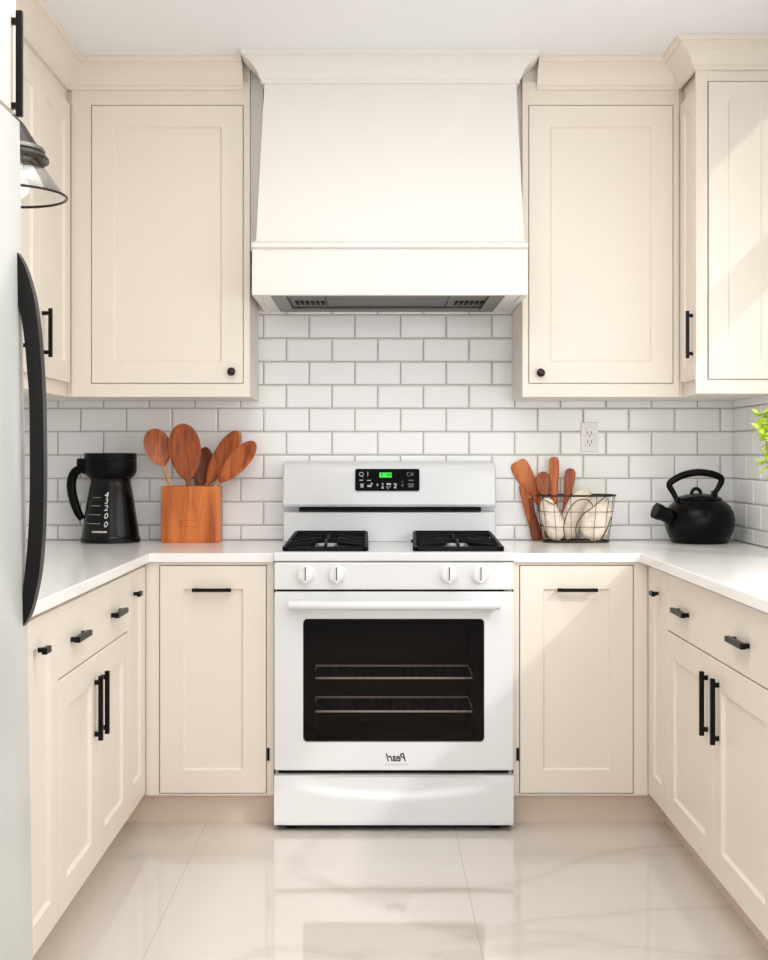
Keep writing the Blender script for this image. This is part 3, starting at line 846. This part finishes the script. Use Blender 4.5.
tube(bm, [(PX + 57.2 * s_ * math.cos(2 * PI * k / 48), PY + 57.2 * s_ * math.sin(2 * PI * k / 48), pz(196)) for k in range(48)], .0032, 8, True)
obj('shade_rim', bm, M['cap'], sh, 60)
bm = bmesh.new(); lathe(bm, [(14 * s_, hh(150)), (14 * s_, hh(166)), (12 * s_, hh(170)), (0, hh(170))], PX, PY, z0, 24); so = obj('socket', bm, M['alu'], t, 40)
bm = bmesh.new(); lathe(bm, [(10 * s_, hh(168)), (16 * s_, hh(176)), (21 * s_, hh(184)), (20 * s_, hh(192)), (13 * s_, hh(198)), (0, hh(200))], PX, PY, z0, 28); obj('bulb', bm, M['bulb'], t, 60)

# ------------------------------------------------------------------ outlet
t = thing('wall_outlet', 'white wall outlet plate on the tiles above the bread basket', 'outlet', (.784, TB - .008, 1.20))
yo = TB - .0085
bm = bmesh.new(); box(bm, .7515, .8165, yo - .004, yo, 1.200, 1.309, .0025); pl = obj('cover_plate', bm, M['plate'], t)
bm = bmesh.new(); box(bm, .768, .800, yo - .0065, yo - .004, 1.218, 1.291, .0015); fc = obj('socket_face', bm, M['plate'], t)
bm = bmesh.new()
for z in (1.238, 1.270):
    for x in (.777, .790): box(bm, x - .0013, x + .0013, yo - .0069, yo - .0062, z - .006, z + .006)
    lathe(bm, [(.0028, -.0006), (.0028, 0.0006)], .7835, yo - .0064, z - .012, 10, 'y')
obj('socket_slots', bm, M['slot'], fc)

# ------------------------------------------------------------------ carafe
cx, cy = -.953, 4.525
t = thing('coffee_carafe', 'black coffee carafe with white cup markings and side handle', 'carafe', (cx, cy, CT))
bm = bmesh.new()
bprof = [(0, 0), (.100, 0), (.106, .003), (.106, .016), (.103, .020), (.1015, .026), (.097, .060), (.089, .110), (.082, .160), (.0755, .195), (.072, .212), (.0715, .222), (.074, .228), (0, .228)]
lathe(bm, bprof, cx, cy, CT, 56); bd = obj('carafe_body', bm, M['carafe'], t, 35)
bm = bmesh.new()
lathe(bm, [(0, .2285), (.074, .2285), (.084, .238), (.091, .252), (.0925, .266), (.0925, .290), (.0905, .291), (.0905, .2935), (.0925, .2945), (.0925, .317), (.090, .3195), (.078, .3195), (.076, .316), (0, .316)], cx, cy, CT, 56)
lid = obj('lid', bm, M['carafelid'], t, 35)
bm = bmesh.new(); box(bm, cx - .118, cx - .085, cy - .022, cy + .022, CT + .268, CT + .300, .006, 3); obj('thumb_tab', bm, M['carafelid'], lid, 40)
bm = bmesh.new()
hp = catmull([(cx - .080, cy, CT + .252), (cx - .108, cy, CT + .262), (cx - .132, cy, CT + .245), (cx - .141, cy, CT + .205), (cx - .134, cy, CT + .155), (cx - .118, cy, CT + .108), (cx - .102, cy, CT + .082)], 7)
n = len(hp); tube(bm, hp, .012, 12, radii=[.0105 + .004 * math.sin(PI * k / (n - 1)) for k in range(n)], flat=1.2)
obj('handle', bm, M['carafelid'], t, 60)
# markings: arcs on the body
def rad_at(h):
    for (r0, h0), (r1, h1) in zip(bprof[1:-1], bprof[2:]):
        if h0 <= h <= h1 and h1 > h0: return r0 + (r1 - r0) * (h - h0) / (h1 - h0)
    return .09
def arc_strip(bm, h, x0, x1, th, off=.0006):
    r = rad_at(h) + off; r2 = rad_at(h + th) + off; N = 8; rows = []
    for k in range(N + 1):
        x = x0 + (x1 - x0) * k / N; a = math.asin(max(-1, min(1, x / r)))
        rows.append((bm.verts.new((cx + r * math.sin(a), cy - r * math.cos(a), CT + h)), bm.verts.new((cx + r2 * math.sin(a), cy - r2 * math.cos(a), CT + h + th))))
    for (a, b_), (c, d_) in zip(rows[:-1], rows[1:]): bm.faces.new((a, c, d_, b_))
kk = .207 / 655.
for px0, px1, py in ((215, 310, 285), (200, 312, 376), (165, 318, 475), (150, 318, 574)):
    bm = bmesh.new(); arc_strip(bm, (795 - py) * kk, (px0 - 372) * kk, (px1 - 372) * kk, .0016); obj('tick_mark', bm, M['print'], bd)
bm = bmesh.new()
for s, py, sz in (('4', 255, 76), ('3', 325, 70), ('2', 400, 74), ('0', 488, 74), ('0', 582, 74)):
    h = (795 - py) * kk; r = rad_at(h) + .0014
    sl = math.atan2(rad_at(h - .01) - rad_at(h + .01), .02)
    tm = text_mesh(s, sz * kk * 1.25, .2, .0003)
    bmesh.ops.transform(tm, matrix=Matrix.Translation((cx + .002, cy - r, CT + h)) @ Matrix.Rotation(PI / 2 - sl, 4, 'X'), verts=tm.verts); merge(bm, tm)
obj('cup_numbers', bm, M['whiteprint'], bd)
bm = bmesh.new()
for k in range(9): arc_strip(bm, (795 - 672) * kk, (222 + k * 20 - 372) * kk, (222 + k * 20 + 15 - 372) * kk, .006)
obj('lettering', bm, M['whiteprint'], bd)

# ------------------------------------------------------------------ wooden block
bx, by0, by1 = -.662, 4.478, 4.598; hw = .1025; HB = .201
t = thing('utensil_block', 'square orange-brown wooden utensil holder full of wooden spoons', 'utensil holder', (bx, (by0 + by1) / 2, CT))
bm = bmesh.new(); th = .012
box(bm, bx - hw, bx + hw, by0, by0 + th, CT, CT + HB, .003); box(bm, bx - hw, bx + hw, by1 - th, by1, CT, CT + HB, .003)
box(bm, bx - hw, bx - hw + th, by0 + th - .001, by1 - th + .001, CT + .001, CT + HB - .0005); box(bm, bx + hw - th, bx + hw, by0 + th - .001, by1 - th + .001, CT + .001, CT + HB - .0005)
box(bm, bx - hw + th, bx + hw - th, by0 + th, by1 - th, CT + .001, CT + .012)
obj('holder_box', bm, M['woodblock'], t)
bm = bmesh.new()
a = rrect(bx - .034, bx + .034, CT + .056, CT + .082, .004, 3); b_ = rrect(bx - .031, bx + .031, CT + .059, CT + .079, .003, 3)
ring_plate(bm, a, b_, by0 - .0022, by0 + .001)
obj('embossed_frame', bm, M['woodblock'], t)

def utensil(name, base, tip, side_w, prof, th, m, dish=0.0, face=(0, -1, 0), label='', cat='spoon', group=None, hm=None):
    """prof: list of (t, halfwidth); thickness th; dish hollows the front of the wide end"""
    base, tip = Vector(base), Vector(tip); ax = tip - base; L = ax.length; ax.normalize()
    f = Vector(face); f = (f - ax * f.dot(ax)).normalized(); s = f.cross(ax).normalized()
    bm = bmesh.new(); rings = []; N = 14
    ts = []
    for (t0, w0), (t1, w1) in zip(prof[:-1], prof[1:]):
        for k in range(4): u = k / 4; ts.append((t0 + (t1 - t0) * u, w0 + (w1 - w0) * (u * u * (3 - 2 * u) if False else u)))
    ts.append(prof[-1])
    wmax = max(w for _, w in prof)
    for t_, w_ in ts:
        c = base + ax * (L * t_)
        k_ = th / 2 if w_ < wmax * .35 else th / 2 * .8
        ring = []
        for i in range(N):
            a = 2 * PI * i / N; u = math.cos(a); v = math.sin(a)
            dd = 0
            if dish and w_ > wmax * .4: dd = -dish * (1 - u * u) * (w_ / wmax - .4) / .6
            ring.append(bm.verts.new(c + s * (w_ * u) + f * (min(k_, max(w_, .002)) * v + dd)))
        rings.append(ring)
    for p, q in zip(rings[:-1], rings[1:]):
        for i in range(N): bm.faces.new((p[i], p[(i + 1) % N], q[(i + 1) % N], q[i]))
    bm.faces.new(rings[0][::-1]); bm.faces.new(rings[-1])
    bm.faces.index_update()
    if hm:
        for f_ in bm.faces:
            tt = (f_.calc_center_median() - base).dot(ax) / L
            f_.material_index = 1 if tt < prof[2][0] else 0
    o = obj(name, bm, [m, hm] if hm else m, None, 60)
    # origin at its foot
    o.data.transform(Matrix.Translation(-base)); o.location = base
    return tag(o, label, cat, group)

def PT(px, py, y): return ((px - 376) * y / 1260, y, 1.185 + (456 - py) * y / 1260)
def bowl(h, wh, ws, a, n=9):
    """handle halfwidth wh up to t=h, then an oval bowl of halfwidth ws"""
    out = [(0, wh), (h * .9, wh * .9), (h, wh * 1.05)]
    n = 14
    for k in range(1, n + 1):
        u = (1 - math.cos(PI * k / n)) / 2; w = ws * math.sin(PI * k / n)
        u = u ** .82
        out.append((h + (1 - h) * u, max(.0012, w, wh * (1 - u * 2))))
    return out
gsp = 'wooden spoons in the wooden block'
zin = CT + .016
def inblock(x, y): return (bx + x, y, zin)
utensil('wooden_spoon', inblock(-.018, 4.522), PT(152, 429, 4.505), 0, bowl(.66, .0065, .047, 1), .012, M['spoon_b'], .012, (.25, -1, .15), 'round-bowled cherry wood spoon leaning furthest left in the wooden block', 'spoon', gsp, M['palewood'])
utensil('wooden_spoon', inblock(.012, 4.500), PT(182, 423.5, 4.480), 0, bowl(.50, .0085, .058, 1), .014, M['spoon_a'], .010, (0, -1, .1), 'biggest wooden spoon standing upright at the middle of the wooden block', 'spoon', gsp)
utensil('wooden_spoon', inblock(.005, 4.577), PT(206, 447, 4.602), 0, bowl(.50, .007, .034, 1), .012, M['spoon_c'], .010, (0, -1, .1), 'small dark wooden spoon behind the others in the wooden block', 'spoon', gsp)
utensil('wooden_spoon', inblock(-.060, 4.563), PT(238, 431, 4.566), 0, bowl(.50, .0065, .039, 1), .013, M['spoon_b'], .010, (-.2, -1, .1), 'long oval wooden spoon leaning right, taller of the two right ones', 'spoon', gsp, M['palewood'])
utensil('wooden_spoon', inblock(-.078, 4.540), PT(255, 442, 4.520), 0, bowl(.58, .0065, .038, 1), .013, M['spoon_b'], .010, (-.2, -1, .1), 'wooden spoon leaning lowest and furthest right in the wooden block', 'spoon', gsp, M['palewood'])

# ------------------------------------------------------------------ wire basket
kx, ky = .716, 4.525
t = thing('wire_basket', 'dark wire basket of pale bread rolls below the wall outlet', 'basket', (kx, ky, CT))
def oval(rx, ry, z, n=56, e=.72):
    out = []
    for i in range(n):
        a = 2 * PI * i / n; c, s = math.cos(a), math.sin(a)
        out.append((kx + rx * math.copysign(abs(c) ** e, c), ky + ry * math.copysign(abs(s) ** e, s), CT + z))
    return out
HBK = .168
def rxy(f): return .118 + .023 * f, .064 + .018 * f
bm = bmesh.new(); tube(bm, oval(*rxy(1), HBK), .0036, 8, True); obj('rim', bm, M['wire'], t, 60)
bm = bmesh.new(); tube(bm, oval(*rxy(0), .0045), .0036, 8, True)
for k in range(-4, 5): tube(bm, [(kx + k * .024, ky - .06, .0045 + CT), (kx + k * .024, ky + .06, .0045 + CT)], .0012, 5)
obj('base_ring', bm, M['wire'], t, 60)
bm = bmesh.new()
for f in (.34, .66): tube(bm, oval(*rxy(f), HBK * f), .0012, 6, True)
A, Z_ = oval(*rxy(0), .0045), oval(*rxy(1), HBK)
for i in range(1, 56, 4): tube(bm, [A[i], Z_[i]], .0010, 5)
obj('wire_sides', bm, M['wire'], t, 60)
# decorative loops in the front, as in the photo
bm = bmesh.new()
yf = lambda z: ky - (.064 + .018 * z / HBK) - .0015
for pts in ([(-.045, .0), (-.052, .06), (-.035, .115), (-.005, .148), (.030, .150), (.050, .130)], [(0.0, .0), (-.010, .05), (.012, .095), (.05, .125), (.085, .155), (.10, .167)], [(-.12, .15), (-.09, .135), (-.075, .15)], [(.075, .004), (.10, .04), (.118, .09)]):
    tube(bm, catmull([(kx + x, yf(z) if abs(x) < .1 else yf(z) + .012, CT + .004 + z) for x, z in pts], 6), .0018, 6)
obj('wire_loops', bm, M['wire'], t, 60)

def bread(p0, p1, r0, r1, m, label, bend=0.0, flat=1.0):
    p0, p1 = Vector(p0), Vector(p1); bm = bmesh.new(); N = 18; pts = []; rad = []
    dvec = p1 - p0; side = Vector((dvec.z, 0, -dvec.x)).normalized()
    for k in range(N + 1):
        u = k / N; pts.append(p0 + dvec * u + side * bend * math.sin(PI * u))
        rad.append(max(.002, (r0 + (r1 - r0) * u) * (max(0.0, 1 - abs(2 * u - 1) ** 3.2)) ** .5))
    tube(bm, pts, 1, 18, radii=rad, flat=flat)
    bmesh.ops.remove_doubles(bm, verts=bm.verts, dist=.0002)
    o = obj('bread_roll', bm, m, None, 80); c = (p0 + p1) / 2
    o.data.transform(Matrix.Translation(-c)); o.location = c
    return tag(o, label, 'bread', 'bread rolls in the wire basket')
bread((.655, 4.505, CT + .008), (.604, 4.505, CT + .160), .040, .030, M['bread'], 'long pale bread roll leaning at the left end of the wire basket')
bread((.690, 4.548, CT + .008), (.765, 4.545, CT + .192), .040, .038, M['bread'], 'tall pale bread roll in the middle, poking above the basket rim', -.012, .62)
bread((.768, 4.488, CT + .008), (.802, 4.490, CT + .160), .053, .050, M['bread'], 'large oval pale bread roll at the right end of the wire basket', 0, .50)

gsp = 'wooden utensils by the wire basket'
yl = 4.6215
sp = [(0, .009), (.45, .010), (.60, .018), (.72, .030), (.86, .034), (.95, .033), (.985, .028), (1, .020)]
utensil('wooden_spatula', (.668, yl, CT + .008), PT(517, 461.5, yl), 0, sp, .007, M['spat'], 0, (0, -1, 0), 'wide flat wooden spatula leaning left behind the wire basket', 'spatula', gsp)
utensil('wooden_spatula', PT(539, 540.5, 4.604), PT(521, 485, 4.604), 0, [(0, .018), (.3, .020), (.6, .017), (.9, .013), (1, .008)], .008, M['spoon_b'], 0, (0, -1, 0), 'narrow reddish wooden spatula standing on the counter left of the basket', 'spatula', gsp)
utensil('wooden_spoon', PT(536.5, 542, 4.585), PT(531, 498, 4.590), 0, [(0, .0015), (.04, .012), (.15, .018), (.30, .019), (.45, .014), (.55, .008), (.97, .008), (1, .005)], .009, M['spoon_c'], 0, (0, -1, 0), 'dark wooden spoon bowl down on the counter at the basket left side', 'spoon', gsp)
utensil('wooden_spoon', (.622, 4.580, CT + .012), PT(543, 471.5, 4.590), 0, bowl(.62, .009, .030, 1), .014, M['spoon_a'], .004, (0, -1, .1), 'short dark oval wooden spoon in the basket, next to the wide spatula', 'spoon', gsp)
utensil('wooden_spoon', (.650, 4.584, CT + .012), PT(554, 457, 4.592), 0, [(0, .010), (.6, .0135), (.85, .018), (.95, .018), (.985, .014), (1, .008)], .012, M['spat'], 0, (0, -1, .1), 'tallest wooden handle standing upright in the wire basket', 'spoon', gsp)
utensil('wooden_spoon', (.676, 4.582, CT + .012), PT(571, 468.5, 4.592), 0, [(0, .009), (.6, .013), (.85, .020), (.95, .019), (.985, .014), (1, .007)], .013, M['spoon_b'], .003, (0, -1, .1), 'wooden utensil tilting right, rightmost of those in the wire basket', 'spoon', gsp)

# ------------------------------------------------------------------ kettle
ex, ey = 1.153, 4.490
t = thing('tea_kettle', 'matte black tea kettle with arched handle in the right corner', 'kettle', (ex, ey, CT))
bm = bmesh.new()
lathe(bm, [(0, 0), (.098, 0), (.101, .004), (.101, .012), (.106, .018), (.116, .040), (.1225, .065), (.123, .085), (.118, .110), (.106, .132), (.088, .148), (.076, .153), (0, .153)], ex, ey, CT, 56)
obj('kettle_body', bm, M['kettle'], t, 40)
bm = bmesh.new()
lathe(bm, [(.078, .1535), (.078, .158), (.070, .164), (.045, .172), (.015, .176), (0, .1765)], ex, ey, CT, 48); lid = obj('lid', bm, M['kettle'], t, 40)
bm = bmesh.new()
tube(bm, [(ex - .012 + .017 * math.cos(PI * k / 12), ey, CT + .172 + .021 * math.sin(PI * k / 12)) for k in range(13)], .0062, 10); obj('lid_knob', bm, M['kettle'], lid, 60)
bm = bmesh.new()
sp_ = [(ex - .090, ey - .02, CT + .082), (ex - .118, ey - .03, CT + .098), (ex - .140, ey - .036, CT + .106), (ex - .158, ey - .04, CT + .113)]
tube(bm, sp_, .02, 16, radii=[.034, .029, .0255, .025]); spt = obj('spout', bm, M['kettle'], t, 50)
bm = bmesh.new()
dv = (Vector(sp_[3]) - Vector(sp_[2])).normalized(); e0 = Vector(sp_[3])
tube(bm, [e0 - dv * .012, e0 + dv * .012], .0285, 18); obj('spout_cap', bm, M['carafelid'], spt, 40)
def kp(px, py): return (ex + (px - 360) / 6 / 279., ey, CT + (860 - py) / 6 / 279.)
hp = catmull([kp(226, 610), kp(205, 565), kp(180, 518), kp(200, 490), kp(260, 458), (kp(340, 441)), kp(420, 447), kp(480, 468), kp(490, 492), kp(474, 528), kp(448, 568)], 6)
bm = bmesh.new(); n = len(hp)
tube(bm, hp, .009, 12, radii=[.0088 + .004 * math.sin(PI * k / (n - 1)) for k in range(n)], flat=1.0); obj('handle', bm, M['kettle'], t, 60)
for p in (kp(226, 605), kp(448, 570)):
    obj('handle_bracket', B(p[0] - .010, p[0] + .010, ey - .012, ey + .012, p[2] - .022, p[2] + .012, .003), M['kettle'], t)

# ------------------------------------------------------------------ potted plant (mostly beyond the right edge)
qx, qy = 1.268, 3.85
t = thing('potted_plant', 'lime green leafy potted plant at the right edge of the photo', 'plant', (qx, qy, CT))
bm = bmesh.new(); lathe(bm, [(0, 0), (.033, 0), (.035, .004), (.038, .185), (.041, .20), (.037, .20), (.035, .185), (0, .183)], qx, qy, CT, 36); pot = obj('pot', bm, M['pot'], t, 40)
bm = bmesh.new(); lathe(bm, [(.0345, .1835), (.02, .189), (0, .191)], qx, qy, CT, 24); obj('soil', bm, M['soil'], pot, 60)
stems, leaves = bmesh.new(), bmesh.new()
rr = random.Random(11)
def leaf(p, dirv, ln, w):
    d = Vector(dirv).normalized(); s = d.cross(Vector((rr.uniform(-.6, .6), rr.uniform(-.6, .6), 1))).normalized(); nrm = s.cross(d)
    cs = [(0, .15), (.25, .8), (.5, 1), (.75, .75), (1, .08)]
    rows = []
    for u, k in cs:
        c = Vector(p) + d * ln * u - nrm * ln * .25 * u * u
        rows.append([leaves.verts.new(c - s * w * k + nrm * w * .35 * k), leaves.verts.new(c), leaves.verts.new(c + s * w * k + nrm * w * .35 * k)])
    for a, b2 in zip(rows[:-1], rows[1:]):
        for i in range(2): leaves.faces.new((a[i], a[i + 1], b2[i + 1], b2[i]))
targets = []
for k in range(46):
    a = rr.uniform(0, 2 * PI); r = rr.uniform(.02, .085); z = rr.uniform(.24, .44)
    targets.append((qx + r * math.cos(a), qy + r * math.sin(a), CT + z))
for y_, x_, z_ in ((3.83, 754, 416), (3.80, 757, 424), (3.84, 760, 418), (3.86, 761, 432), (3.82, 763, 412), (3.8, 758, 440), (3.84, 764, 446), (3.80, 762, 455), (3.83, 760, 462), (3.8, 763, 468), (3.86, 766, 425), (3.78, 755, 430)):
    targets.append(((x_ - 372) * y_ / 1260, y_, 1.185 + (456 - z_) * y_ / 1260))
for tx, ty, tz in targets:
    tx = min(tx, XR - .045)
    st = catmull([(qx + rr.uniform(-.02, .02), qy + rr.uniform(-.02, .02), CT + .185), ((qx + tx) / 2, (qy + ty) / 2, tz - .01), (tx, ty, tz)], 4)
    tube(stems, st, .0016, 5)
    for j in range(9):
        p = st[-1 - (j % 5)] if j < 7 else st[-1]
        leaf(p, (rr.uniform(-1, .6 if tx > 1.2 else 1), rr.uniform(-1, 1), rr.uniform(-.4, .9)), rr.uniform(.018, .032), rr.uniform(.007, .012))
for v in leaves.verts: v.co.x = min(v.co.x, XR - .012)
obj('stems', stems, M['stem'], t); obj('leaves', leaves, M['leaf'], t, 80, recalc=False)

# ------------------------------------------------------------------ lights and sky
sun = bpy.data.lights.new('sun', 'SUN'); sun.energy = 1.5; sun.angle = math.radians(2.2); sun.color = (1.0, .98, .95)
so = bpy.data.objects.new('sun', sun); C.objects.link(so)
so.rotation_euler = Vector((-1.0, 1.05, -1.0)).to_track_quat('-Z', 'Y').to_euler(); so.location = (4, 0, 5)
def area(name, loc, target, sx, sy, e, col):
    l = bpy.data.lights.new(name, 'AREA'); l.shape = 'RECTANGLE'; l.size = sx; l.size_y = sy; l.energy = e; l.color = col
    o = bpy.data.objects.new(name, l); C.objects.link(o); o.location = loc
    o.rotation_euler = (Vector(target) - Vector(loc)).to_track_quat('-Z', 'Y').to_euler(); return o
area('front_fill', (0.15, -0.4, 1.75), (0, 4.2, 1.5), 2.4, 1.4, 22, (1.0, 1.0, 1.0))  # added soft fill from behind the camera, no lamp stands there
area('window_sky_light', (XR - .01, 2.6, 1.46), (-.8, 3.0, 1.1), 2.2, .8, 15, (1.0, .99, .98))
area('overhead_fill', (0.05, 2.45, H - .02), (0.05, 2.451, 0), 1.5, 1.8, 24, (1.0, .995, .98))  # added fill from above to brighten the counters, no fixture modelled
wd = bpy.data.worlds.new('world'); bpy.context.scene.world = wd; wd.use_nodes = True
bgn = wd.node_tree.nodes['Background']; bgn.inputs[0].default_value = (1.0, 1.0, 1.0, 1); bgn.inputs[1].default_value = 0.6

# ------------------------------------------------------------------ camera
cd = bpy.data.cameras.new('camera'); co = bpy.data.objects.new('camera', cd); C.objects.link(co)
co.location = (0, 0, 1.185); co.rotation_euler = (PI / 2, 0, 0)
cd.sensor_fit = 'HORIZONTAL'; cd.sensor_width = 36; cd.lens = 1260 / 768 * 36
cd.shift_x = 8 / 768; cd.shift_y = -24 / 768; cd.clip_start = .05
bpy.context.scene.camera = co
vs = bpy.context.scene.view_settings; vs.view_transform = 'Standard'; vs.look = 'None'; vs.exposure = -0.07
cy_ = bpy.context.scene.cycles
cy_.max_bounces = 10; cy_.diffuse_bounces = 5; cy_.transparent_max_bounces = 12
